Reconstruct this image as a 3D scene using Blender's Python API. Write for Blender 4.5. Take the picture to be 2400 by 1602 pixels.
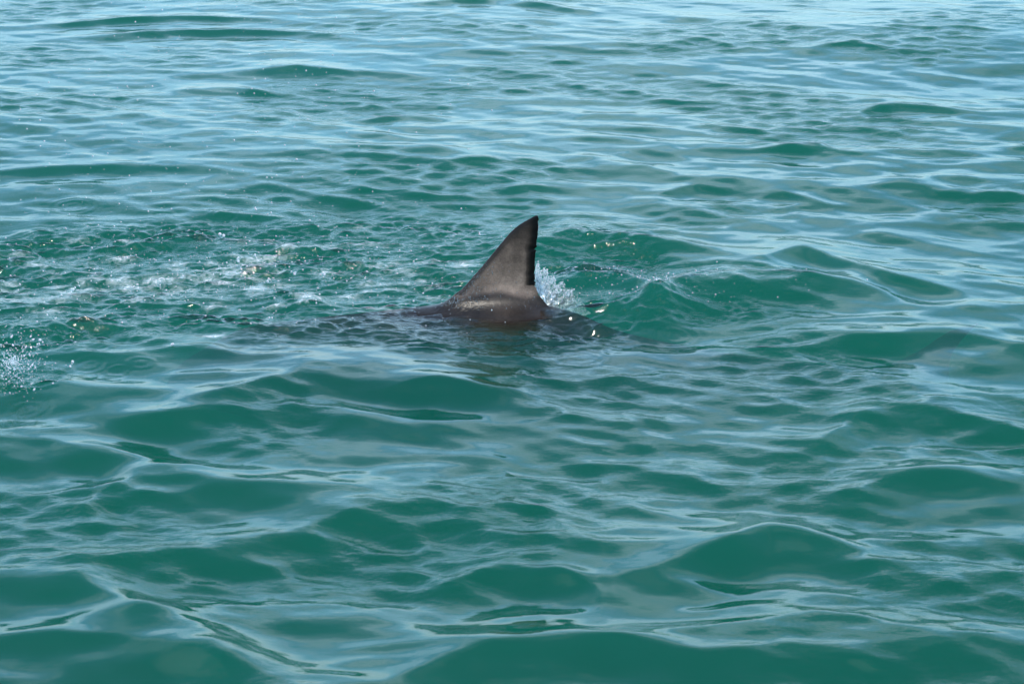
import bpy, math
import numpy as np
from mathutils import Vector

# ------------------------------------------------------------------ scene
scene = bpy.context.scene
col = scene.collection
for o in list(bpy.data.objects):
    bpy.data.objects.remove(o)

# ------------------------------------------------------------------ camera
CAM_H, PITCH, LENS = 3.0, 18.5, 85.0
PW, PH = 2400.0, 1602.0
FPX = PW * LENS / 36.0
cam_d = bpy.data.cameras.new('camera')
cam = bpy.data.objects.new('camera', cam_d)
col.objects.link(cam)
cam.location = (0, 0, CAM_H)
cam.rotation_euler = (math.radians(90 - PITCH), 0, 0)
cam_d.lens = LENS
cam_d.sensor_width = 36.0
cam_d.clip_end = 20000
cam_d.dof.use_dof = True
cam_d.dof.focus_distance = 9.8
cam_d.dof.aperture_fstop = 11.0
scene.camera = cam

# ------------------------------------------------------------------ sky, sun, exposure
SUN_EL, SUN_AZ = 70.0, 202.0        # azimuth clockwise from +Y (camera looks along +Y)
world = bpy.data.worlds.new('World')
scene.world = world
world.use_nodes = True
wt = world.node_tree
wt.nodes.clear()


def nd(tree, kind, **kw):
    n = tree.nodes.new(kind)
    for k, v in kw.items():
        setattr(n, k, v)
    return n


def math_n(tree, op, a=None, b=None, c=None, clamp=False):
    n = tree.nodes.new('ShaderNodeMath')
    n.operation = op
    n.use_clamp = clamp
    for i, v in enumerate((a, b, c)):
        if v is None:
            continue
        if isinstance(v, (int, float)):
            n.inputs[i].default_value = v
        else:
            tree.links.new(v, n.inputs[i])
    return n.outputs[0]


def ramp_n(tree, fac, stops, interp='LINEAR'):
    n = tree.nodes.new('ShaderNodeValToRGB')
    n.color_ramp.interpolation = interp
    el = n.color_ramp.elements
    while len(el) < len(stops):
        el.new(0.5)
    for e, (p, c) in zip(el, stops):
        e.position = p
        e.color = (c, c, c, 1) if isinstance(c, (int, float)) else (*c, 1)
    tree.links.new(fac, n.inputs[0])
    return n.outputs[0]


sky = nd(wt, 'ShaderNodeTexSky', sky_type='NISHITA')
sky.sun_disc = False
sky.sun_elevation = math.radians(SUN_EL)
sky.sun_rotation = math.radians(SUN_AZ)
sky.air_density, sky.dust_density, sky.ozone_density = 1.0, 0.15, 1.0
tc = nd(wt, 'ShaderNodeTexCoord')
sep = nd(wt, 'ShaderNodeSeparateXYZ')
wt.links.new(tc.outputs['Generated'], sep.inputs[0])
zz = math_n(wt, 'ADD', math_n(wt, 'ABSOLUTE', sep.outputs[2]), 0.22)
cmb = nd(wt, 'ShaderNodeCombineXYZ')
wt.links.new(math_n(wt, 'DIVIDE', sep.outputs[0], zz), cmb.inputs[0])
wt.links.new(math_n(wt, 'DIVIDE', sep.outputs[1], zz), cmb.inputs[1])
n1 = nd(wt, 'ShaderNodeTexNoise')
n1.inputs['Scale'].default_value = 1.15
n1.inputs['Detail'].default_value = 4
n1.inputs['Roughness'].default_value = 0.55
wt.links.new(cmb.outputs[0], n1.inputs['Vector'])
# broken cloud, thinning overhead
thin = math_n(wt, 'MULTIPLY', ramp_n(wt, sep.outputs[2], [(0.35, 0.0), (0.75, 1.0)], 'EASE'), -0.08)
cover = ramp_n(wt, math_n(wt, 'ADD', n1.outputs[0], thin), [(0.38, 0.0), (0.70, 1.0)])
haze_low = ramp_n(wt, math_n(wt, 'ABSOLUTE', sep.outputs[2]), [(0.03, 1.0), (0.22, 0.0)], 'EASE')   # pale air along the horizon
cover = math_n(wt, 'MAXIMUM', cover, 0.12)
n2 = nd(wt, 'ShaderNodeTexNoise')
n2.inputs['Scale'].default_value = 2.4
n2.inputs['Detail'].default_value = 5
wt.links.new(cmb.outputs[0], n2.inputs['Vector'])
CLOUD_LO, CLOUD_HI, HAZE_COL = (5.7, 7.3, 8.5), (7.3, 9.9, 11.9), (3.5, 4.9, 6.0)
cshade = ramp_n(wt, n2.outputs[0], [(0.38, 0.0), (0.62, 1.0)], 'EASE')
cc = nd(wt, 'ShaderNodeMix', data_type='RGBA')
cc.inputs[6].default_value = (*CLOUD_LO, 1)
cc.inputs[7].default_value = (*CLOUD_HI, 1)
wt.links.new(cshade, cc.inputs[0])
cm = nd(wt, 'ShaderNodeMix', data_type='RGBA')
wt.links.new(math_n(wt, 'MULTIPLY', cover, 0.95), cm.inputs[0])
blue = nd(wt, 'ShaderNodeMix', data_type='RGBA', blend_type='MULTIPLY')   # cool white balance of the clear sky
blue.inputs[0].default_value = 1.0
blue.inputs[7].default_value = (0.64, 1.14, 1.34, 1)
wt.links.new(sky.outputs[0], blue.inputs[6])
wt.links.new(blue.outputs[2], cm.inputs[6])
wt.links.new(cc.outputs[2], cm.inputs[7])
bg = nd(wt, 'ShaderNodeBackground')
bg.inputs['Strength'].default_value = 0.15
hz = nd(wt, 'ShaderNodeMix', data_type='RGBA')
wt.links.new(math_n(wt, 'MULTIPLY', haze_low, 0.8), hz.inputs[0])
wt.links.new(cm.outputs[2], hz.inputs[6])
hz.inputs[7].default_value = (*HAZE_COL, 1)
wt.links.new(hz.outputs[2], bg.inputs['Color'])
wo = nd(wt, 'ShaderNodeOutputWorld')
wt.links.new(bg.outputs[0], wo.inputs['Surface'])

sun_d = bpy.data.lights.new('sun', 'SUN')
sun_d.energy = 2.3
sun_d.angle = math.radians(0.53)
sun_d.color = (1.0, 0.93, 0.83)
sun = bpy.data.objects.new('sun', sun_d)
col.objects.link(sun)
sa, se = math.radians(SUN_AZ), math.radians(SUN_EL)
to_sun = Vector((math.sin(sa) * math.cos(se), math.cos(sa) * math.cos(se), math.sin(se)))
sun.rotation_euler = to_sun.to_track_quat('Z', 'Y').to_euler()

vs = scene.view_settings
vs.view_transform = 'Standard'
vs.look = 'None'
vs.exposure = 1.18
vs.gamma = 1.0
vs.use_curve_mapping = False
cy = scene.cycles
cy.use_denoising = True
cy.max_bounces = 10
cy.diffuse_bounces = 3
cy.glossy_bounces = 4
cy.transmission_bounces = 8
cy.volume_bounces = 5
cy.transparent_max_bounces = 16
cy.caustics_reflective = False
cy.caustics_refractive = False
cy.sample_clamp_indirect = 6.0

# ------------------------------------------------------------------ pixel -> place
CP, SP = math.cos(math.radians(PITCH)), math.sin(math.radians(PITCH))


def ray(px, py):
    u = (px - PW / 2) / FPX
    v = (PH / 2 - py) / FPX
    return np.array([u, CP + v * SP, -SP + v * CP])


def ground(px, py, z=0.0):
    d = ray(px, py)
    t = (z - CAM_H) / d[2]
    return d[0] * t, d[1] * t


def onplane(px, py, Y):
    d = ray(px, py)
    t = Y / d[1]
    return d[0] * t, CAM_H + d[2] * t


rng = np.random.default_rng(11)
Y0 = 9.40                                   # depth of the shark's axis


def smooth(a, b, x):
    t = np.clip((x - a) / (b - a), 0, 1)
    return t * t * (3 - 2 * t)


# ------------------------------------------------------------------ sea surface
def axis(lo, hi, step_fn, far, grow=1.25):
    pts = [lo]
    while pts[-1] < hi:
        pts.append(pts[-1] + step_fn(pts[-1]))
    a, s = [], step_fn(lo)
    p = lo
    while p > -far:
        s *= grow
        p -= s
        a.append(p)
    b, s = [], step_fn(hi)
    p = pts[-1]
    while p < far:
        s *= grow
        p += s
        b.append(p)
    return np.array(a[::-1] + pts + b)


XS = axis(-5.0, 5.0, lambda x: 0.0076 if abs(x) < 2.2 else 0.0125, 3000.0)
YS = axis(4.8, 18.0, lambda y: 0.0115 if y < 8.3 else (0.0078 if y < 11.2 else 0.0158), 3000.0)
NX, NY = len(XS), len(YS)
GX, GY = np.meshgrid(XS, YS)


def band(L, lmin, lmax, rms, direction, spread, p, seed, low=0.15):
    """Random sea of wavelengths lmin..lmax in a tile of L metres, as height and sideways drift."""
    r = np.random.default_rng(seed)
    K = int(L / lmin)
    ii = np.arange(-K, K + 1)
    kx, ky = np.meshgrid(ii, ii)
    k = np.hypot(kx, ky) * 2 * np.pi / L
    k[K, K] = 1
    lam = 2 * np.pi / k
    ang = np.arctan2(ky, kx) - math.radians(direction)
    d = np.abs(np.cos(ang)) ** spread * (1 - low) + low
    amp = k ** (-p) * d
    w = smooth(lmin, lmin * 1.3, lam) * (1 - smooth(lmax * 0.75, lmax, lam))
    amp = amp * w
    amp[K, K] = 0
    c = amp * (r.normal(size=k.shape) + 1j * r.normal(size=k.shape))
    c *= rms / math.sqrt(0.5 * np.sum(np.abs(c) ** 2) + 1e-20)
    Ex = np.exp(2j * np.pi / L * np.outer(ii, XS))
    Ey = np.exp(2j * np.pi / L * np.outer(YS, ii))
    f = lambda cc: np.real(Ey @ (cc @ Ex))
    kn = np.hypot(kx, ky)
    kn[K, K] = 1
    return f(c), f(c * 1j * kx / kn), f(c * 1j * ky / kn)


def noise_map(L, lmin, lmax, seed):
    h, _, _ = band(L, lmin, lmax, 1.0, 0, 0, 1.0, seed, low=1.0)
    return h


# wake patch, laid out on the water from where the photograph shows it
def blob(px, py, rx, ry, soft=1.0, ang=0.0):
    """soft ellipse on the water; radii in metres across and in depth"""
    x, y = ground(px, py)
    c, s = math.cos(ang), math.sin(ang)
    dx, dy = GX - x, GY - y
    q = ((dx * c + dy * s) / rx) ** 2 + ((-dx * s + dy * c) / ry) ** 2
    return np.exp(-q * soft)


# fade all relief where the grid gets coarse
far_x = smooth(5.0, 12.0, np.abs(GX))
far_y = smooth(18.0, 30.0, GY) + smooth(-4.6, 2.0, -GY)
near = 1 - np.clip(far_x + far_y, 0, 1)
edge = (1 - smooth(4.9, 5.3, np.abs(GX))) * (1 - smooth(17.9, 18.4, GY)) * smooth(4.4, 4.8, GY)

warp = noise_map(7.0, 0.7, 3.0, 77) * 0.5
wake = np.zeros_like(GX)
for b in ((120, 620, .62, .75), (420, 610, .62, .80), (720, 610, .62, .80), (980, 600, .5, .75),
          (300, 740, .55, .35), (820, 755, .60, .36), (1150, 788, .60, .28), (20, 900, .22, .20), (1400, 620, .30, .55),
          (60, 770, .35, .40), (1500, 735, .55, .20), (1000, 755, .6, .24), (1280, 762, .45, .20)):
    wake = np.maximum(wake, blob(*b))
wake = smooth(0.30, 0.62, wake + 0.10 * warp)
patch = smooth(-0.6, 1.2, noise_map(14.0, 0.8, 5.0, 5) + 0.25 * warp)       # wind ruffles
slick = blob(300, 400, 1.1, 1.1)                                           # smooth oily lane at upper left
patch = patch * (1 - 0.9 * slick)

h1, dx1, dy1 = band(26.0, 1.0, 5.0, 0.0135, 82, 3, 2.1, 1)
h2, dx2, dy2 = band(14.0, 0.20, 0.85, 0.0066, 74, 3, 1.75, 2, low=0.14)
h3, dx3, dy3 = band(8.0, 0.075, 0.30, 0.0036, 80, 3, 1.8, 3, low=0.16)
h4, dx4, dy4 = band(5.3, 0.042, 0.50, 0.0085, 92, 2, 2.15, 4, low=0.3)

calm = smooth(10.8, 14.5, GY + 0.8 * warp)                                    # calmer lane farther out
a2 = (1 - 0.45 * wake) * (1 - 0.55 * calm) * (1 - 0.5 * slick)
a3 = (0.3 + 0.9 * patch) * (1 - wake) * (1 - 0.35 * calm)
h5, dx5, dy5 = band(3.3, 0.031, 0.15, 0.0044, 95, 3, 1.75, 6, low=0.18)
h4, dx4, dy4 = 0.80 * h4 + h5, 0.80 * dx4 + dx5, 0.80 * dy4 + dy5
chop = 0.75 + 0.30 * noise_map(6.0, 0.25, 1.5, 41)
h4, dx4, dy4 = h4 * np.clip(chop, .5, 1.4), dx4 * np.clip(chop, .5, 1.4), dy4 * np.clip(chop, .5, 1.4)
H = (h1 + h2 * a2) * near + (h3 * a3 + h4 * wake) * edge
CH = 0.65
DX = (1.0 * dx1 + CH * dx2 * a2) * near + CH * (dx3 * a3 + 0.35 * dx4 * wake) * edge
DY = (1.0 * dy1 + CH * dy2 * a2) * near + CH * (dy3 * a3 + 0.35 * dy4 * wake) * edge


def ridge(pts, height, front, back, trough=0.25):
    height, front, back = height * 0.78, front * 0.82, back * 0.95
    """one wave crest through the given photograph points (on the water), front face towards -Y"""
    global H
    g = np.array([ground(px, py, height) for px, py in pts])
    xs, ys = g[:, 0], g[:, 1]
    o = np.argsort(xs)
    xs, ys = xs[o], ys[o]
    # rounded course
    t = np.linspace(xs[0], xs[-1], 200)
    yy = np.interp(t, xs, ys)
    w = max(3, int(200 * 0.16))
    kern = np.hanning(w + 2)[1:-1]
    kern /= kern.sum()
    pad = np.r_[np.full(w, yy[0]), yy, np.full(w, yy[-1])]
    pad[:w] = yy[0] + (yy[1] - yy[0]) * np.arange(-w, 0)
    pad[-w:] = yy[-1] + (yy[-1] - yy[-2]) * np.arange(1, w + 1)
    yy = np.convolve(pad, kern, 'same')[w:-w]
    L = xs[-1] - xs[0]
    cx = np.interp(XS, t, yy, left=yy[0], right=yy[-1])
    e = 0.45 * L
    tap = smooth(xs[0] - e, xs[0] + e * .7, XS) * (1 - smooth(xs[-1] - e * .7, xs[-1] + e, XS))
    rows = np.where((YS > ys.min() - 4 * front - .3) & (YS < ys.max() + 4 * back + .3))[0]
    cols = np.where(tap > 1e-4)[0]
    if len(rows) == 0 or len(cols) == 0:
        return
    sl = np.ix_(rows, cols)
    d = GY[sl] - cx[None, cols] + 0.07 * warp[sl] + 1.6 * h2[sl]
    sg = np.where(d < 0, front, back)
    pr = np.exp(-np.abs(d / sg) ** 1.5)
    tr = np.exp(-((d + 2.3 * front) / (1.1 * front)) ** 2)
    H[sl] += height * tap[None, cols] * (pr - trough * tr)


RIDGES = [
    # foreground
    ([(200, 1160), (300, 1105), (470, 1100), (780, 1130)], .055, .20, .20),
    ([(210, 1275), (420, 1252), (600, 1228), (740, 1205), (840, 1172), (1000, 1158), (1200, 1185), (1400, 1240)], .060, .15, .22),
    ([(-60, 1330), (190, 1318), (330, 1395), (520, 1480)], .062, .18, .20),
    ([(-80, 1480), (250, 1478), (480, 1515), (720, 1590)], .070, .17, .22),
    ([(1040, 1335), (1180, 1298), (1300, 1318), (1400, 1370)], .045, .13, .18),
    ([(1430, 1330), (1620, 1285), (1790, 1228), (1900, 1248), (2050, 1300)], .060, .14, .20),
    ([(900, 1590), (1150, 1505), (1400, 1482), (1650, 1520)], .065, .20, .25),
    ([(1640, 1520), (1800, 1485), (2100, 1492), (2380, 1510)], .060, .18, .22),
    ([(1920, 1010), (2030, 940), (2170, 935), (2420, 1000)], .050, .14, .22),
    ([(1880, 800), (2050, 797), (2240, 780)], .035, .10, .20),
    ([(520, 935), (700, 890), (850, 905)], .040, .11, .20),
    ([(900, 920), (1040, 895), (1180, 922)], .040, .11, .20),
    ([(330, 985), (480, 962), (640, 975)], .035, .11, .18),
    ([(1950, 1150), (2150, 1110), (2350, 1130)], .040, .13, .18),
    ([(1650, 1450), (1850, 1432), (2050, 1450)], .035, .11, .16),
    ([(-50, 1040), (120, 1042), (240, 1060)], .035, .11, .18),
    # beside the fin
    ([(1230, 545), (1330, 530), (1420, 532), (1560, 556)], .075, .14, .22),
    ([(1500, 700), (1600, 648), (1740, 630), (1950, 640)], .095, .23, .20, .05),
    ([(1290, 650), (1370, 640), (1480, 652), (1560, 690)], .090, .23, .18, .05),
    ([(1760, 610), (1890, 576), (1990, 604), (2110, 642), (2260, 668)], .040, .12, .24),
    ([(1390, 738), (1470, 722), (1550, 727), (1640, 722), (1740, 735)], .024, .045, .07, .0),
    # farther off
    ([(150, 48), (400, 34), (560, 30)], 0.030, 0.072, 0.138),
    ([(250, 75), (560, 62), (760, 72)], 0.033, 0.084, 0.138),
    ([(580, 160), (700, 152), (830, 162)], 0.030, 0.084, 0.138),
    ([(420, 205), (560, 196), (640, 206)], 0.024, 0.072, 0.121),
    ([(860, 270), (960, 258), (1050, 262)], 0.027, 0.054, 0.110),
    ([(1000, 4), (1180, 0), (1350, 20)], 0.030, 0.084, 0.138),
    ([(1230, 200), (1330, 190), (1420, 205)], 0.021, 0.072, 0.121),
    ([(2010, 246), (2090, 230), (2220, 246)], 0.027, 0.066, 0.121),
    ([(1780, 355), (1960, 335), (2180, 348), (2300, 345)], 0.027, 0.072, 0.138),
    ([(1900, 115), (2000, 104), (2090, 120)], 0.027, 0.072, 0.138),
    ([(1560, 105), (1640, 96), (1700, 106)], 0.021, 0.060, 0.121),
    ([(1740, 470), (1840, 455), (1960, 480)], 0.021, 0.072, 0.121),
    ([(1540, 455), (1630, 435), (1720, 450)], 0.021, 0.078, 0.121),
    ([(-40, 400), (150, 385), (380, 385)], 0.021, 0.084, 0.138),
]
for rd in RIDGES:
    ridge(*rd)

# ring ripples where drops have fallen
RINGS = [(165, 478, .115, 3), (380, 498, .06, 2), (520, 502, .08, 2), (770, 424, .09, 2), (868, 470, .10, 3),
         (140, 784, .05, 2), (205, 812, .05, 2), (232, 826, .06, 2), (268, 800, .08, 2), (640, 818, .09, 3),
         (1195, 820, .08, 3), (1810, 810, .08, 2), (1580, 782, .09, 2), (1365, 838, .11, 2), (205, 868, .07, 2),
         (272, 880, .04, 1), (258, 897, .05, 1), (400, 982, .04, 1), (60, 970, .06, 2), (1090, 838, .06, 2),
         (330, 866, .05, 2), (560, 512, .05, 2), (1230, 505, .08, 2), (980, 830, .06, 2)]
for px, py, R, n in RINGS:
    x, y = ground(px, py)
    r_ = np.where((YS > y - R - .1) & (YS < y + R + .1))[0]
    c_ = np.where((XS > x - R - .1) & (XS < x + R + .1))[0]
    sl = np.ix_(r_, c_)
    rr = np.hypot(GX[sl] - x, GY[sl] - y)
    lam = 0.042
    H[sl] += 0.0009 * np.cos(2 * np.pi * (rr - R) / lam) * np.exp(-((rr - R + (n - 1) * lam * .5) / (lam * n * .55)) ** 2)

# foam
fr = np.random.default_rng(31)
FLECKS = [(fr.normal(430, 330), fr.normal(640, 45), fr.uniform(.02, .07), fr.uniform(.02, .05), fr.uniform(.45, .9)) for _ in range(130)]
FLECKS = [f for f in FLECKS if f[0] < 1040]
foam = np.zeros_like(GX)
for px, py, rx, ry, s in [(575, 604, .08, .05, .8), (625, 592, .09, .04, .75), (670, 577, .05, .04, .75), (760, 572, .07, .05, .6),
                          (850, 566, .12, .04, .6), (530, 630, .08, .06, .8), (485, 645, .06, .07, .8), (380, 648, .10, .08, .7),
                          (435, 640, .06, .06, .7), (600, 668, .05, .07, .9), (640, 680, .05, .04, .6), (175, 680, .03, .03, .9),
                          (120, 690, .2, .06, .6), (40, 695, .2, .07, .6), (230, 645, .08, .06, .6), (330, 662, .12, .06, .6),
                          (722, 700, .05, .05, .9), (745, 702, .03, .03, .9), (890, 722, .06, .03, .7), (925, 726, .04, .03, .6),
                          (1080, 626, .05, .05, .9), (930, 633, .07, .04, .7), (985, 614, .06, .04, .7), (1020, 610, .04, .04, .7),
                          (955, 660, .06, .03, .7), (1010, 672, .05, .03, .5), (920, 612, .05, .04, .6), (560, 560, .2, .08, .35),
                          (200, 600, .3, .15, .3), (880, 640, .3, .2, .3), (450, 690, .35, .12, .35)] + FLECKS:
    foam = np.maximum(foam, 0.88 * s * blob(px, py, rx * 1.35, ry * 1.1))
H += 0.005 * np.clip(foam, 0, 1) * edge * (1 + 0.4 * h4 / 0.008)

# water heaped against the shark's back
xb, yb = 0.0, Y0


def flow_bump(px, py, rx, ry, hh):
    global H
    H += hh * blob(px, py, rx, ry)


for b in ((890, 728, .10, .06, .018), (720, 712, .12, .10, .02), (1180, 752, .24, .08, -.012), (1390, 745, .16, .10, .012), (1500, 738, .26, .12, .014)):
    flow_bump(*b)

VX, VY = GX + DX, GY + DY


def grid_mesh(name, X, Y, Z, skirt=-8.0):
    ny, nx = X.shape
    idx = np.arange(ny * nx).reshape(ny, nx)
    q = np.stack([idx[:-1, :-1], idx[:-1, 1:], idx[1:, 1:], idx[1:, :-1]], -1).reshape(-1, 4)
    v = np.stack([X, Y, Z], -1).reshape(-1, 3)
    b = len(v)
    extra = np.array([[X[0, 0], Y[0, 0], skirt], [X[0, -1], Y[0, -1], skirt],
                      [X[-1, -1], Y[-1, -1], skirt], [X[-1, 0], Y[-1, 0], skirt]])
    v = np.vstack([v, extra])
    q = np.vstack([q, [[b + 3, b + 2, b + 1, b]]])
    loops = list(q.ravel())
    sides = [np.r_[idx[0, ::-1], b, b + 1], np.r_[idx[::-1, -1], b + 1, b + 2],
             np.r_[idx[-1, :], b + 2, b + 3], np.r_[idx[:, 0], b + 3, b]]
    me = bpy.data.meshes.new(name)
    me.vertices.add(len(v))
    me.vertices.foreach_set('co', v.astype(np.float32).ravel())
    start = [np.arange(len(q)) * 4]
    pos = len(q) * 4
    flat = [q.ravel()]
    for s in sides:
        start.append(np.array([pos]))
        flat.append(s)
        pos += len(s)
    start = np.concatenate(start).astype(np.int32)
    flat = np.concatenate(flat).astype(np.int32)
    me.loops.add(len(flat))
    me.loops.foreach_set('vertex_index', flat)
    me.polygons.add(len(start))
    me.polygons.foreach_set('loop_start', start)
    sm = np.ones(len(start), bool)
    sm[-5:] = False
    me.polygons.foreach_set('use_smooth', sm)
    me.update(calc_edges=True)
    me.validate()
    return me


def attr(me, name, arr):
    a = me.attributes.new(name, 'FLOAT', 'POINT')
    full = np.zeros(len(me.vertices), np.float32)
    full[:arr.size] = arr.ravel()
    a.data.foreach_set('value', full)


sea_me = grid_mesh('sea', VX, VY, H)
attr(sea_me, 'foam', foam)
attr(sea_me, 'wake', wake * edge)
attr(sea_me, 'ruffle', np.clip(0.15 + 0.85 * patch + 0.6 * wake, 0, 1) )
sea = bpy.data.objects.new('sea', sea_me)
col.objects.link(sea)
sea['kind'] = 'structure'
sea['label'] = 'green rippled sea water reflecting pale cloudy sky'
sea['category'] = 'sea'


def new_mat(name):
    m = bpy.data.materials.new(name)
    m.use_nodes = True
    m.node_tree.nodes.clear()
    return m, m.node_tree


def water_material():
    m, t = new_mat('sea_water')
    L = t.links.new
    geo = nd(t, 'ShaderNodeNewGeometry')
    mp = nd(t, 'ShaderNodeMapping')
    L(geo.outputs['Position'], mp.inputs[0])
    mp.inputs['Scale'].default_value = (1.0, 1.6, 1.0)
    n = nd(t, 'ShaderNodeTexNoise')
    n.inputs['Scale'].default_value = 16.0
    n.inputs['Detail'].default_value = 4.0
    n.inputs['Roughness'].default_value = 0.5
    L(mp.outputs[0], n.inputs['Vector'])
    rf = nd(t, 'ShaderNodeAttribute', attribute_name='ruffle')
    bump = nd(t, 'ShaderNodeBump')
    bump.inputs['Distance'].default_value = 0.006
    wk = nd(t, 'ShaderNodeAttribute', attribute_name='wake')
    nf = nd(t, 'ShaderNodeTexNoise')
    nf.inputs['Scale'].default_value = 42.0
    nf.inputs['Detail'].default_value = 3.0
    L(mp.outputs[0], nf.inputs['Vector'])
    hgt = math_n(t, 'ADD', n.outputs[0], math_n(t, 'MULTIPLY', math_n(t, 'MULTIPLY', nf.outputs[0], math_n(t, 'MULTIPLY_ADD', rf.outputs['Fac'], 0.25, wk.outputs['Fac'])), 0.6))
    L(math_n(t, 'MULTIPLY', rf.outputs['Fac'], 1.0), bump.inputs['Strength'])
    L(hgt, bump.inputs['Height'])
    fr = nd(t, 'ShaderNodeFresnel')
    fr.inputs['IOR'].default_value = 1.333
    L(bump.outputs[0], fr.inputs['Normal'])
    gl = nd(t, 'ShaderNodeBsdfGlossy')
    gl.inputs['Roughness'].default_value = 0.06
    L(bump.outputs[0], gl.inputs['Normal'])
    tr = nd(t, 'ShaderNodeBsdfTransparent')
    mx = nd(t, 'ShaderNodeMixShader')
    L(fr.outputs[0], mx.inputs[0])
    L(tr.outputs[0], mx.inputs[1])
    L(gl.outputs[0], mx.inputs[2])
    # foam
    fa = nd(t, 'ShaderNodeAttribute', attribute_name='foam')
    fn = nd(t, 'ShaderNodeTexNoise')
    fn.inputs['Scale'].default_value = 48.0
    fn.inputs['Detail'].default_value = 6.0
    fn.inputs['Roughness'].default_value = 0.65
    fn.inputs['Distortion'].default_value = 0.6
    L(geo.outputs['Position'], fn.inputs['Vector'])
    s = math_n(t, 'ADD', math_n(t, 'MULTIPLY', fa.outputs['Fac'], 0.42), fn.outputs[0])
    fm = ramp_n(t, s, [(0.58, 0.0), (1.0, 0.66)])
    df = nd(t, 'ShaderNodeBsdfDiffuse')
    df.inputs['Color'].default_value = (0.62, 0.66, 0.66, 1)
    mf = nd(t, 'ShaderNodeMixShader')
    L(math_n(t, 'MULTIPLY', fm, math_n(t, 'MULTIPLY', fa.outputs['Fac'], 1.1, clamp=True)), mf.inputs[0])
    L(mx.outputs[0], mf.inputs[1])
    L(df.outputs[0], mf.inputs[2])
    out = nd(t, 'ShaderNodeOutputMaterial')
    L(mf.outputs[0], out.inputs['Surface'])
    sc = nd(t, 'ShaderNodeVolumeScatter')
    ab = nd(t, 'ShaderNodeVolumeAbsorption')
    # sigma_s (grey-green particles) and sigma_a
    sc.inputs['Color'].default_value = (0.03, 1.0, 0.72, 1)
    sc.inputs['Density'].default_value = 0.33
    sc.inputs['Anisotropy'].default_value = 0.0
    ab.inputs['Color'].default_value = (0.0, 0.62, 0.50, 1)
    ab.inputs['Density'].default_value = 3.0
    ad = nd(t, 'ShaderNodeAddShader')
    L(sc.outputs[0], ad.inputs[0])
    L(ab.outputs[0], ad.inputs[1])
    L(ad.outputs[0], out.inputs['Volume'])
    m.cycles.homogeneous_volume = True if hasattr(m.cycles, 'homogeneous_volume') else True
    return m


sea_me.materials.append(water_material())
print('sea tris', 2 * (NX - 1) * (NY - 1))

# ------------------------------------------------------------------ shark
def seg_dist(X, Z, pts):
    d = np.full(X.shape, 1e9)
    for (x0, z0), (x1, z1) in zip(pts[:-1], pts[1:]):
        ex, ez = x1 - x0, z1 - z0
        t = np.clip(((X - x0) * ex + (Z - z0) * ez) / (ex * ex + ez * ez + 1e-12), 0, 1)
        d = np.minimum(d, np.hypot(X - x0 - t * ex, Z - z0 - t * ez))
    return d


def inside(X, Z, pts):
    r = np.zeros(X.shape, bool)
    n = len(pts)
    for i in range(n):
        (x0, z0), (x1, z1) = pts[i], pts[(i + 1) % n]
        c = ((z0 > Z) != (z1 > Z)) & (X < (x1 - x0) * (Z - z0) / ((z1 - z0) if z1 != z0 else 1e-12) + x0)
        r ^= c
    return r


def curve_pts(pts, n=12):
    """Catmull-Rom through the points"""
    p = np.array([pts[0], *pts, pts[-1]], float)
    out = []
    for i in range(1, len(p) - 2):
        for t in np.linspace(0, 1, n, endpoint=False):
            a, b, c, d = p[i - 1], p[i], p[i + 1], p[i + 2]
            out.append(0.5 * (2 * b + (c - a) * t + (2 * a - 5 * b + 4 * c - d) * t ** 2 + (3 * b - a - 3 * c + d) * t ** 3))
    out.append(p[-2])
    return [tuple(q) for q in out]


def zp(x, y):
    """point of the fin's outline, read off an enlargement of the photograph, in the fin's own upright plane"""
    return onplane(900 + x / 3.915, 440 + y / 3.915, Y0)


LEAD = [zp(*p) for p in ((500, 1300), (590, 1110), (655, 990), (720, 925), (800, 832), (880, 742), (980, 622), (1080, 500), (1170, 398), (1250, 333),
                         (1330, 285), (1385, 255), (1412, 246))]
TRAIL = [zp(*p) for p in ((1412, 246), (1424, 268), (1416, 400), (1407, 500), (1396, 600), (1386, 700), (1384, 800), (1394, 890),
                          (1420, 968), (1456, 1020), (1488, 1062), (1500, 1096))]
UNDER = [zp(*p) for p in ((1500, 1096), (1484, 1112), (1420, 1112), (1350, 1122), (1335, 1300))]
lead = curve_pts(LEAD)
trail = curve_pts(TRAIL)
jr = np.random.default_rng(4)
tr2 = []
for i, (x, z) in enumerate(trail):
    j = 0.0
    if 8 < i < len(trail) - 22:
        j = 0.0018 * jr.normal() - (0.008 if jr.random() < 0.09 else 0.0)
    tr2.append((x + j, z))
trail = tr2
under = curve_pts(UNDER, 4)
fin_poly = lead + trail[1:] + under[1:]

# body: top line, half height and half width along x (snout at the left)
BX = np.array([-1.42, -1.38, -1.28, -1.10, -0.85, -0.55, -0.25, 0.0, 0.25, 0.45, 0.80, 1.10, 1.35, 1.60, 1.80])
BT = np.array([-0.32, -0.26, -0.19, -0.095, -0.055, -0.020, 0.016, 0.032, -0.022, -0.105, -0.185, -0.24, -0.28, -0.31, -0.35])
BH = np.array([0.015, 0.06, 0.12, 0.19, 0.25, 0.30, 0.325, 0.32, 0.30, 0.25, 0.17, 0.105, 0.065, 0.045, 0.02])
BW = np.array([0.015, 0.05, 0.11, 0.18, 0.24, 0.28, 0.30, 0.295, 0.27, 0.22, 0.15, 0.095, 0.065, 0.05, 0.015])


def resample(v):
    return np.array(curve_pts(list(zip(BX, v)), 10)).T


def stepper(fn, lo, hi):
    p = [lo]
    while p[-1] < hi:
        p.append(p[-1] + fn(p[-1]))
    return np.array(p)


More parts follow.
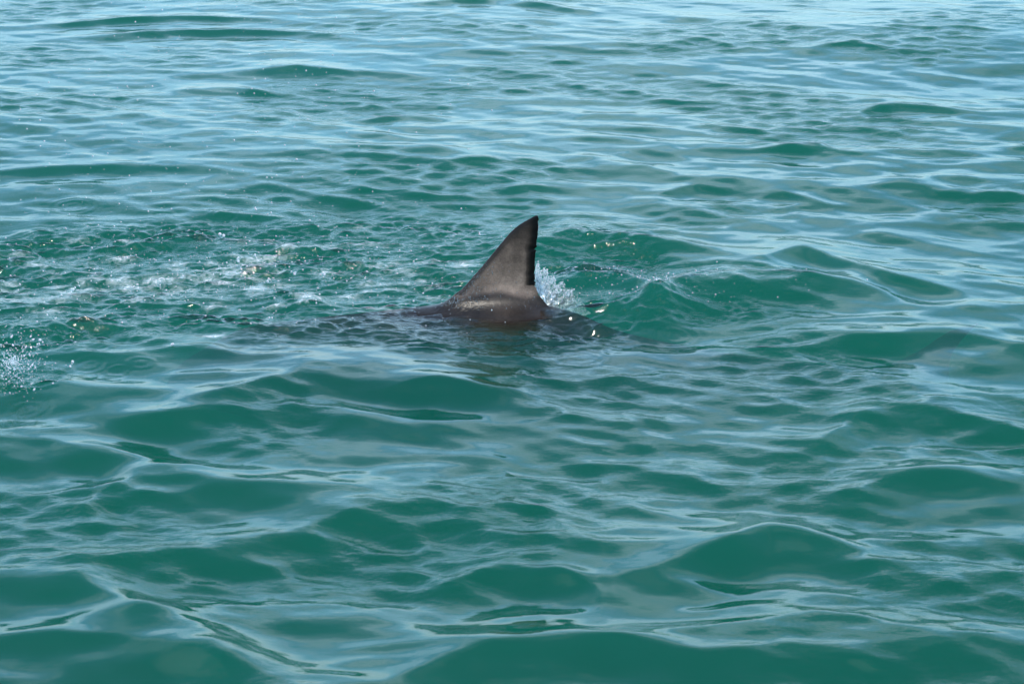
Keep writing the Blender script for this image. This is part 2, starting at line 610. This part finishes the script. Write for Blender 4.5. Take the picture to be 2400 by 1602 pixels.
sx = stepper(lambda x: 0.0042 if -0.36 < x < 0.30 else (0.008 if -0.7 < x < 0.7 else 0.016), -1.50, 2.02)
sy = stepper(lambda y: 0.0022 if abs(y) < 0.034 else (0.006 if abs(y) < 0.08 else 0.016), -0.62, 0.62)
sz = stepper(lambda z: 0.0042 if -0.03 < z < 0.46 else 0.016, -0.95, 0.47)
FX, FZ = np.meshgrid(sx, sz, indexing='ij')
xb_, tb_ = resample(BT)
top = np.interp(sx, xb_, tb_)
hh = np.interp(sx, *resample(BH))
hw = np.interp(sx, *resample(BW))
hh, hw = np.maximum(hh, 1e-3), np.maximum(hw, 1e-3)
endcap = np.maximum(np.maximum(-1.42 - sx, sx - 1.80), 0)
zc = top - hh
SX = sx[:, None, None]
SY = sy[None, :, None]
SZ = sz[None, None, :]
# slightly keeled back: super-ellipse with a flatter exponent
ry = SY / hw[:, None, None]
rz = (SZ - zc[:, None, None]) / hh[:, None, None]
rad = np.sqrt(np.abs(ry) ** 1.6 + rz ** 2)
fb = (rad - 1.0) * np.minimum(hw, hh)[:, None, None]
fb = fb + endcap[:, None, None]


def fin_field(poly, lead_l, trail_l, thick, tmin):
    ins = inside(FX, FZ, poly)
    d_all = seg_dist(FX, FZ, poly + [poly[0]])
    dl, dt = seg_dist(FX, FZ, lead_l), seg_dist(FX, FZ, trail_l)
    ch = dl + dt
    s = dl / np.maximum(ch, 1e-6)
    th = thick * ch * 5 * (0.2969 * np.sqrt(s) - .126 * s - .3516 * s ** 2 + .2843 * s ** 3 - .1015 * s ** 4) + tmin
    th = th * np.clip(d_all / 0.004, 0, 1) ** 0.5
    f2 = np.where(ins, -1.0, 1.0)
    return ins, d_all, th


def fin3(poly, lead_l, trail_l, thick, tmin):
    ins, da, th = fin_field(poly, lead_l, trail_l, thick, tmin)
    ay = np.abs(SY)
    fi = np.maximum(ay - th[:, None, :], -da[:, None, :])
    fo = np.hypot(da[:, None, :], ay)
    return np.where(ins[:, None, :], fi, fo)


def smin(a, b, k):
    h = np.clip(0.5 + 0.5 * (b - a) / k, 0, 1)
    return b * (1 - h) + a * h - k * h * (1 - h)


f_dorsal = fin3(fin_poly, lead, trail, 0.135, 0.0022)
kk = (0.074 - 0.058 * smooth(0.06, 0.135, sx))[:, None, None]
field = smin(fb, f_dorsal, kk)
# tail fin, a crescent
ct_lead_u = curve_pts([(1.55, -0.30), (1.70, -0.23), (1.82, -0.15), (1.95, -0.11)], 8)
ct_trail_u = curve_pts([(1.95, -0.11), (1.89, -0.17), (1.84, -0.25), (1.83, -0.32)], 8)
ct_trail_l = curve_pts([(1.83, -0.32), (1.84, -0.40), (1.90, -0.56)], 8)
ct_lead_l = curve_pts([(1.90, -0.56), (1.78, -0.48), (1.68, -0.40), (1.55, -0.31)], 8)
tail_poly = ct_lead_u + ct_trail_u[1:] + ct_trail_l[1:] + ct_lead_l[1:]
f_tail = fin3(tail_poly, ct_lead_u + ct_lead_l, ct_trail_u + ct_trail_l, 0.10, 0.006)
field = smin(field, f_tail, 0.03)
# pectoral fins: flattened, swept wings from the flanks, drooping
for sgn in (-1, 1):
    a = np.clip((np.abs(SY) - 0.18) / 0.42, 0, 1)
    ins_y = (SY * sgn > 0.10)
    cx_ = -0.52 + 0.42 * a
    cz_ = -0.36 - 0.26 * a
    chord = 0.15 * (1 - 0.75 * a)
    fp = np.sqrt(((SX - cx_) / chord) ** 2 + ((SZ - cz_) / 0.022) ** 2 ) - 1
    fp = np.where(ins_y, fp * 0.022, 1.0)
    fp = np.maximum(fp, np.abs(SY) - 0.59)
    field = smin(field, np.broadcast_to(fp, field.shape), 0.03)


def surface_nets(F, ax, ay, az):
    """one closed skin around F < 0 on a grid of uneven spacing"""
    sgn = F < 0
    nx, ny, nz = F.shape
    c = np.zeros((nx - 1, ny - 1, nz - 1), np.uint8)
    corners = [(i, j, k) for i in (0, 1) for j in (0, 1) for k in (0, 1)]
    sl = lambda i, j, k: (slice(i, nx - 1 + i), slice(j, ny - 1 + j), slice(k, nz - 1 + k))
    for cn in corners:
        c += sgn[sl(*cn)]
    act = (c > 0) & (c < 8)
    I, J, K = np.nonzero(act)
    vid = np.full(act.shape, -1, np.int64)
    vid[I, J, K] = np.arange(len(I))
    acc = np.zeros((len(I), 3))
    cnt = np.zeros(len(I))
    AX = (ax, ay, az)
    for a in corners:
        for d in range(3):
            if a[d]:
                continue
            b = list(a)
            b[d] = 1
            fa = F[I + a[0], J + a[1], K + a[2]]
            fb_ = F[I + b[0], J + b[1], K + b[2]]
            m = (fa < 0) != (fb_ < 0)
            t = np.where(m, fa / np.where(fa == fb_, 1, fa - fb_), 0)
            p = np.stack([ax[I + a[0]], ay[J + a[1]], az[K + a[2]]], -1)
            q = np.stack([ax[I + b[0]], ay[J + b[1]], az[K + b[2]]], -1)
            acc += np.where(m[:, None], p + (q - p) * t[:, None], 0)
            cnt += m
    V = acc / cnt[:, None]
    quads = []
    for d in range(3):
        e, g = (d + 1) % 3, (d + 2) % 3
        s0 = [slice(None)] * 3
        s1 = [slice(None)] * 3
        s0[d], s1[d] = slice(0, -1), slice(1, None)
        ch = sgn[tuple(s0)] != sgn[tuple(s1)]
        P = np.array(np.nonzero(ch)).T
        ok = (P[:, e] > 0) & (P[:, g] > 0) & (P[:, e] < F.shape[e] - 1) & (P[:, g] < F.shape[g] - 1)
        P = P[ok]
        ue = np.zeros(3, int)
        ug = np.zeros(3, int)
        ue[e], ug[g] = 1, 1
        get = lambda Q: vid[Q[:, 0], Q[:, 1], Q[:, 2]]
        qd = np.stack([get(P - ue - ug), get(P - ug), get(P), get(P - ue)], -1)
        flip = ~sgn[P[:, 0], P[:, 1], P[:, 2]]
        qd[flip] = qd[flip][:, ::-1]
        quads.append(qd)
    return V, np.vstack(quads)


def mesh_from(name, V, Q, smooth_shade=True):
    me = bpy.data.meshes.new(name)
    n = Q.shape[1]
    me.vertices.add(len(V))
    me.vertices.foreach_set('co', V.astype(np.float32).ravel())
    me.loops.add(Q.size)
    me.loops.foreach_set('vertex_index', Q.astype(np.int32).ravel())
    me.polygons.add(len(Q))
    me.polygons.foreach_set('loop_start', (np.arange(len(Q)) * n).astype(np.int32))
    me.polygons.foreach_set('use_smooth', np.full(len(Q), smooth_shade))
    me.update(calc_edges=True)
    me.validate()
    return me


SV, SQ = surface_nets(field, sx, sy, sz)
# a sideways bend of the tail, as in swimming
SV[:, 1] += 0.16 * smooth(0.6, 1.95, SV[:, 0]) + 0.02 * smooth(-0.4, -1.4, SV[:, 0])
SV[:, 1] += Y0
# light smoothing, kept off the fin's thin edges
nb = np.zeros_like(SV)
ct = np.zeros(len(SV))
for k in range(4):
    a, b = SQ[:, k], SQ[:, (k + 1) % 4]
    np.add.at(nb, a, SV[b]); np.add.at(ct, a, 1)
    np.add.at(nb, b, SV[a]); np.add.at(ct, b, 1)
w_ = (0.5 - 0.25 * smooth(0.06, 0.10, SV[:, 2]))[:, None]
SV = SV + w_ * (nb / np.maximum(ct, 1)[:, None] - SV)
shark_me = mesh_from('shark', SV, SQ)
shark = bpy.data.objects.new('shark', shark_me)
col.objects.link(shark)
shark['label'] = 'dark grey brown shark swimming at the surface with its dorsal fin raised'
shark['category'] = 'shark'


def skin_material():
    m, t = new_mat('shark_skin')
    L = t.links.new
    geo = nd(t, 'ShaderNodeNewGeometry')
    n = nd(t, 'ShaderNodeTexNoise')
    n.inputs['Scale'].default_value = 8.0
    n.inputs['Detail'].default_value = 5.0
    n.inputs['Roughness'].default_value = 0.6
    L(geo.outputs['Position'], n.inputs['Vector'])
    c1 = ramp_n(t, n.outputs[0], [(0.27, (0.0165, 0.0112, 0.0084)), (0.50, (0.038, 0.0258, 0.0192)), (0.73, (0.072, 0.049, 0.0365))])
    n2_ = nd(t, 'ShaderNodeTexNoise')
    n2_.inputs['Scale'].default_value = 160.0
    n2_.inputs['Detail'].default_value = 3.0
    L(geo.outputs['Position'], n2_.inputs['Vector'])
    g = ramp_n(t, n2_.outputs[0], [(0.3, 0.78), (0.7, 1.15)])
    # sunlit middle and dim upper blade put into the colour; black hind edge
    at = nd(t, 'ShaderNodeAttribute', attribute_name='margin_light')
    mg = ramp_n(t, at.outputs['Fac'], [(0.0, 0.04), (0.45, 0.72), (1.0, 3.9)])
    mul = nd(t, 'ShaderNodeMix', data_type='RGBA', blend_type='MULTIPLY')
    mul.inputs[0].default_value = 1.0
    L(c1, mul.inputs[6])
    L(g, mul.inputs[7])
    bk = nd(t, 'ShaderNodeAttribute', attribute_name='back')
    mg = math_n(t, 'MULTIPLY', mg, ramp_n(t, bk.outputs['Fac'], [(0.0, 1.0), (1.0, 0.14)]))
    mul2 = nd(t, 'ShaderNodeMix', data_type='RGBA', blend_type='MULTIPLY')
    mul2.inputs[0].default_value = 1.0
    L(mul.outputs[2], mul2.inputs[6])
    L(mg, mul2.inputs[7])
    # thin upright runnels of water on the wet skin
    mp = nd(t, 'ShaderNodeMapping')
    mp.inputs['Scale'].default_value = (55.0, 55.0, 7.0)
    mp.inputs['Rotation'].default_value = (0, 0.25, 0)
    L(geo.outputs['Position'], mp.inputs[0])
    n3 = nd(t, 'ShaderNodeTexNoise')
    n3.inputs['Scale'].default_value = 1.0
    n3.inputs['Detail'].default_value = 3.0
    n3.inputs['Distortion'].default_value = 0.5
    L(mp.outputs[0], n3.inputs['Vector'])
    wet = nd(t, 'ShaderNodeAttribute', attribute_name='wet')
    b1 = nd(t, 'ShaderNodeBump')
    b1.inputs['Distance'].default_value = 0.006
    L(math_n(t, 'MULTIPLY', wet.outputs['Fac'], 0.40), b1.inputs['Strength'])
    L(n3.outputs[0], b1.inputs['Height'])
    b2 = nd(t, 'ShaderNodeBump')
    b2.inputs['Distance'].default_value = 0.0012
    b2.inputs['Strength'].default_value = 0.35
    L(n2_.outputs[0], b2.inputs['Height'])
    L(b1.outputs[0], b2.inputs['Normal'])
    p = nd(t, 'ShaderNodeBsdfPrincipled')
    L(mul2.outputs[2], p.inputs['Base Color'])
    p.inputs['IOR'].default_value = 1.36
    L(ramp_n(t, wet.outputs['Fac'], [(0.0, 0.38), (1.0, 0.30)]), p.inputs['Roughness'])
    L(b2.outputs[0], p.inputs['Normal'])
    dry = nd(t, 'ShaderNodeAttribute', attribute_name='in_air')
    L(math_n(t, 'MULTIPLY', dry.outputs['Fac'], 0.25), p.inputs['Specular IOR Level'])
    out = nd(t, 'ShaderNodeOutputMaterial')
    L(p.outputs[0], out.inputs['Surface'])
    return m


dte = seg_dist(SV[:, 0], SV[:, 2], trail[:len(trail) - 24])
mar_light = smooth(0.014, 0.046, dte)
mar_light = np.where(SV[:, 2] > 0.10, mar_light, 1.0)
tipd = smooth(0.42, 0.16, SV[:, 2])  # upper blade darkened: its weaker light put into the colour
mar_light = mar_light * (0.20 + 0.55 * tipd)
for (qx_, qz_), sx_, sz_, am in ((zp(1110, 900), .055, .05, 1.0), (zp(1150, 700), .045, .09, .25), (zp(1290, 990), .07, .03, .45)):  # sunlit patches of the blade, painted as paler skin
    mar_light = mar_light * (1 + am * np.exp(-((SV[:, 0] - qx_) / sx_) ** 2 - ((SV[:, 2] - qz_) / sz_) ** 2) / 0.75)
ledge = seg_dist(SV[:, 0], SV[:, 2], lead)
mar_light = np.where(SV[:, 2] > 0.06, mar_light * (0.35 + 0.65 * smooth(0.002, 0.028, ledge)), mar_light)
attr(shark_me, 'margin_light', mar_light)
attr(shark_me, 'back', smooth(0.085, 0.050, SV[:, 2] + 0.012 * np.sin(SV[:, 0] * 23)))  # wet dark skin, with shade below the lit skirt put into the colour
dle = seg_dist(SV[:, 0], SV[:, 2], lead)
wetv = np.clip(0.35 * smooth(0.10, 0.02, SV[:, 2]) + smooth(0.24, 0.08, SV[:, 2]) * smooth(0.14, 0.02, dle), 0, 1) * smooth(-0.02, 0.005, SV[:, 2])
attr(shark_me, 'wet', wetv)
attr(shark_me, 'in_air', smooth(-0.025, 0.0, SV[:, 2]))
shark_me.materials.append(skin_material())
print('shark quads', len(SQ))

# ------------------------------------------------------------------ spray
def ico():
    p = (1 + 5 ** .5) / 2
    v = np.array([(-1, p, 0), (1, p, 0), (-1, -p, 0), (1, -p, 0), (0, -1, p), (0, 1, p), (0, -1, -p), (0, 1, -p),
                  (p, 0, -1), (p, 0, 1), (-p, 0, -1), (-p, 0, 1)], float)
    v /= np.linalg.norm(v[0])
    f = np.array([(0, 11, 5), (0, 5, 1), (0, 1, 7), (0, 7, 10), (0, 10, 11), (1, 5, 9), (5, 11, 4), (11, 10, 2), (10, 7, 6), (7, 1, 8),
                  (3, 9, 4), (3, 4, 2), (3, 2, 6), (3, 6, 8), (3, 8, 9), (4, 9, 5), (2, 4, 11), (6, 2, 10), (8, 6, 7), (9, 8, 1)])
    return v, f


def ico2():
    v, f = ico()
    v = list(map(tuple, v))
    mid = {}
    out = []

    def m(a, b):
        k = (min(a, b), max(a, b))
        if k not in mid:
            q = (np.array(v[a]) + np.array(v[b]))
            q /= np.linalg.norm(q)
            v.append(tuple(q))
            mid[k] = len(v) - 1
        return mid[k]
    for a, b, c in f:
        ab, bc, ca = m(a, b), m(b, c), m(c, a)
        out += [(a, ab, ca), (b, bc, ab), (c, ca, bc), (ab, bc, ca)]
    return np.array(v), np.array(out)


IV, IF = ico2()


def droplets(name, P, R, label, mat, stretch=None, category='spray'):
    """P centres, R radii, stretch: per-drop vectors added along the drop's flight"""
    n = len(P)
    V = IV[None] * R[:, None, None]
    if stretch is not None:
        dirn = stretch / (np.linalg.norm(stretch, axis=1, keepdims=True) + 1e-9)
        al = np.einsum('nvk,nk->nv', V, dirn)
        V = V + al[:, :, None] * stretch[:, None, :] / R.mean()
    V = V + P[:, None]
    Q = IF[None] + (np.arange(n) * len(IV))[:, None, None]
    me = mesh_from(name, V.reshape(-1, 3), Q.reshape(-1, 3))
    me.materials.append(mat)
    o = bpy.data.objects.new(name, me)
    col.objects.link(o)
    o['kind'] = 'stuff'
    o['label'] = label
    o['category'] = category
    return o


def drop_material(name, white):
    m, t = new_mat(name)
    p = nd(t, 'ShaderNodeBsdfPrincipled')
    p.inputs['Base Color'].default_value = (0.9, 0.95, 0.95, 1)
    p.inputs['Roughness'].default_value = 0.04
    p.inputs['IOR'].default_value = 1.333
    p.inputs['Transmission Weight'].default_value = 1.0 - white
    out = nd(t, 'ShaderNodeOutputMaterial')
    t.links.new(p.outputs[0], out.inputs['Surface'])
    return m


drop_mat = drop_material('water_drop', 0.35)
drop_clear = drop_material('clear_drop', 0.12)


def surf_z(x, y):
    i = np.clip(np.searchsorted(XS, x), 0, NX - 1)
    j = np.clip(np.searchsorted(YS, y), 0, NY - 1)
    return H[j, i]


# the torn sheet of water behind the fin: a thin wrinkled film, threads and drops of many sizes
r = np.random.default_rng(21)
UP = [(1396, 705), (1440, 735), (1500, 770), (1560, 840), (1610, 872), (1690, 908), (1740, 980), (1810, 1050), (1900, 1150)]
LO = [(1380, 880), (1420, 975), (1470, 1040), (1500, 1090), (1540, 1120), (1590, 1140), (1660, 1155), (1740, 1168), (1830, 1178)]
up = np.array(curve_pts(UP, 10))
lo = np.array(curve_pts(LO, 10))
si = np.linspace(0, 1, len(up))


def splash_at(s, t, off):
    a = np.interp(s, si, lo[:, 0]) * (1 - t) + np.interp(s, si, up[:, 0]) * t
    b = np.interp(s, si, lo[:, 1]) * (1 - t) + np.interp(s, si, up[:, 1]) * t
    y = Y0 + 0.06 + 0.10 * t + off
    return np.array([(x_, y_, z_) for y_, (x_, z_) in ((yy, onplane(900 + p / 3.915, 440 + q / 3.915, yy)) for p, q, yy in zip(a, b, y))])


def film_material():
    m, t = new_mat('water_film')
    L = t.links.new
    geo = nd(t, 'ShaderNodeNewGeometry')
    mp = nd(t, 'ShaderNodeMapping')
    mp.inputs['Rotation'].default_value = (0, math.radians(-35), 0)
    mp.inputs['Scale'].default_value = (70, 40, 22)
    L(geo.outputs['Position'], mp.inputs[0])
    n = nd(t, 'ShaderNodeTexNoise')
    n.inputs['Scale'].default_value = 1.0
    n.inputs['Detail'].default_value = 5.0
    n.inputs['Distortion'].default_value = 0.8
    L(mp.outputs[0], n.inputs['Vector'])
    b = nd(t, 'ShaderNodeBump')
    b.inputs['Distance'].default_value = 0.02
    b.inputs['Strength'].default_value = 1.0
    L(n.outputs[0], b.inputs['Height'])
    gl = nd(t, 'ShaderNodeBsdfGlossy')
    gl.inputs['Roughness'].default_value = 0.12
    L(b.outputs[0], gl.inputs['Normal'])
    df = nd(t, 'ShaderNodeBsdfDiffuse')
    df.inputs['Color'].default_value = (0.85, 0.88, 0.88, 1)
    tr = nd(t, 'ShaderNodeBsdfTransparent')
    m1 = nd(t, 'ShaderNodeMixShader')
    m1.inputs[0].default_value = 0.45
    L(gl.outputs[0], m1.inputs[1])
    L(df.outputs[0], m1.inputs[2])
    rim = nd(t, 'ShaderNodeAttribute', attribute_name='torn')
    m2 = nd(t, 'ShaderNodeMixShader')
    f = ramp_n(t, math_n(t, 'SUBTRACT', n.outputs[0], math_n(t, 'MULTIPLY', rim.outputs['Fac'], 0.35)), [(0.30, 0.08), (0.52, 0.95)])
    L(f, m2.inputs[0])
    L(tr.outputs[0], m2.inputs[1])
    L(m1.outputs[0], m2.inputs[2])
    out = nd(t, 'ShaderNodeOutputMaterial')
    L(m2.outputs[0], out.inputs['Surface'])
    return m


NS, NT = 70, 40
gs, gt = np.meshgrid(np.linspace(0, 1, NS), np.linspace(0, 0.97, NT))
wob = (0.018 * np.sin(gs * 21 + gt * 5) + 0.012 * np.sin(gs * 47 - gt * 9) + 0.006 * r.normal(size=gs.shape)) * (0.3 + gt)
FV = splash_at(gs.ravel(), gt.ravel() * (0.86 + 0.10 * np.sin(gs.ravel() * 29) + 0.07 * np.sin(gs.ravel() * 67)), wob.ravel())
ii_ = np.arange(NS * NT).reshape(NT, NS)
FQ = np.stack([ii_[:-1, :-1], ii_[:-1, 1:], ii_[1:, 1:], ii_[1:, :-1]], -1).reshape(-1, 4)
film_me = mesh_from('splash_sheet', FV, FQ)
attr(film_me, 'torn', np.clip(gt ** 3 + 0.5 * (1 - smooth(0, .08, gs)) + 0.4 * smooth(.8, 1, gs), 0, 1))
film_me.materials.append(film_material())
film = bpy.data.objects.new('splash_sheet', film_me)
col.objects.link(film)
film['kind'] = 'stuff'
film['label'] = 'torn white sheet of water thrown up behind the dorsal fin'
film['category'] = 'splash'
n = 2500
s_ = r.random(n)
t_ = np.clip(r.beta(2.0, 1.2, n) * (1.0 + 0.10 * np.sin(s_ * 38)) + 0.06 * r.normal(size=n) * r.random(n), 0, 1.3)
P = splash_at(s_, t_, 0.03 * r.normal(size=n))
R = 0.0006 + 0.0009 * r.random(n) + 0.0026 * r.random(n) ** 9
st = np.stack([0.55 + 0.3 * r.normal(size=n), 0.2 * r.normal(size=n), 0.8 + .3 * r.normal(size=n)], -1) * (0.0018 * r.random(n) ** 3)[:, None]
droplets('splash_spray', P, R, 'spray of drops and threads flung off the splash behind the dorsal fin', drop_mat, st)

# splash in front of the wake, falling back to the water
n = 1000
rad_ = np.abs(r.normal(size=n)) ** 1.1
th_ = r.random(n) * 2 * np.pi
cx_ = 30 + 50 * rad_ * np.cos(th_) - 14 * rad_ * np.sin(th_)
cy_ = 850 + 46 * rad_ * np.sin(th_)
cx_[:170] = r.normal(45, 34, 170)
cy_[:170] = r.uniform(860, 940, 170)
P = []
for a, b in zip(cx_, cy_):
    gx, gy = ground(a, 925)
    yy = gy + 0.07 * r.normal()
    x_, z_ = onplane(a, b, yy)
    P.append((x_, yy, z_))
P = np.array(P)
P = P[P[:, 2] > 0.01]
n = len(P)
R = 0.0005 + 0.0013 * r.random(n) + 0.0026 * r.random(n) ** 9
st = r.normal(size=(n, 3)) * (0.0009 * r.random(n) ** 3)[:, None]
droplets('edge_splash', P, R, 'burst of glittering drops thrown up in front of the foaming wake', drop_mat, st)

# fine airborne drops over the upper-left water, and bigger ones over the wake
P = []
for _ in range(1200):
    px, py = r.uniform(-200, 1300), r.uniform(-60, 560)
    if r.random() > math.exp(-((px - 560) / 520) ** 2):
        continue
    yy = Y0 + 0.7 * r.normal()
    x_, z_ = onplane(px, py, yy)
    if 0.02 < z_ < 1.3:
        P.append((x_, yy, z_))
P = np.array(P)
droplets('airborne_drops', P, 0.0013 + 0.0018 * r.random(len(P)) ** 3, 'fine scattered drops hanging in the air above the wake', drop_mat)
P = []
for _ in range(1100):
    px, py = r.normal(520, 420), r.normal(650, 75)
    if not (-60 < px < 1260 and 520 < py < 790):
        continue
    gx, gy = ground(px, py)
    z_ = surf_z(gx, gy) + 0.004 + 0.05 * r.random() ** 3
    P.append((gx, gy, z_))
for _ in range(260):
    px, py = r.normal(1500, 170), r.normal(690, 28)
    if px < 1330 or py > 730 or py < 640:
        continue
    gx, gy = ground(px, py)
    P.append((gx, gy, surf_z(gx, gy) + 0.004 + 0.02 * r.random() ** 2))
P = np.array(P)
droplets('wake_drops', P, 0.0013 + 0.0026 * r.random(len(P)) ** 4, 'glinting drops skipping over the churned wake around the shark', drop_mat)
P, R = [], []
for px, py, rr in [(517, 548, .010), (600, 488, .006), (630, 497, .004), (175, 677, .008), (560, 606, .008), (760, 640, .006),
                   (690, 640, .005), (165, 850, .006), (97, 800, .008), (405, 805, .006), (632, 655, .006), (600, 600, .006)]:
    gx, gy = ground(px, py, 0.05)
    for _ in range(3):
        P.append((gx + .006 * r.normal(), gy, .05 + .006 * r.normal()))
        R.append(rr * r.uniform(.4, 1))
droplets('large_drops', np.array(P), np.array(R), 'larger white drops flying just above the churned water', drop_mat)

# beads of water clinging to the fin's flank: they move with the shark
front_v = SV[(SV[:, 1] < Y0 - 0.008) & (SV[:, 2] > 0.015) & (SV[:, 0] > -0.3) & (SV[:, 0] < 0.3)]
dl = seg_dist(front_v[:, 0], front_v[:, 2], lead)
wgt = np.exp(-dl / 0.05) * smooth(0.26, 0.08, front_v[:, 2]) + 0.06 * smooth(0.12, 0.02, front_v[:, 2])
pick = r.choice(len(front_v), 420, replace=False, p=wgt / wgt.sum())
P = front_v[pick] + np.array([0, -0.0008, 0])
R = 0.0007 + 0.0016 * r.random(len(P)) ** 4
st = np.stack([-0.2 * np.ones(len(P)), np.zeros(len(P)), np.ones(len(P))], -1) * (0.004 * r.random(len(P)) ** 2)[:, None]
bead = droplets('water_beads', P, R, 'beads of water on the wet flank of the fin', drop_clear, st)
del bead['category']
bead.parent = shark
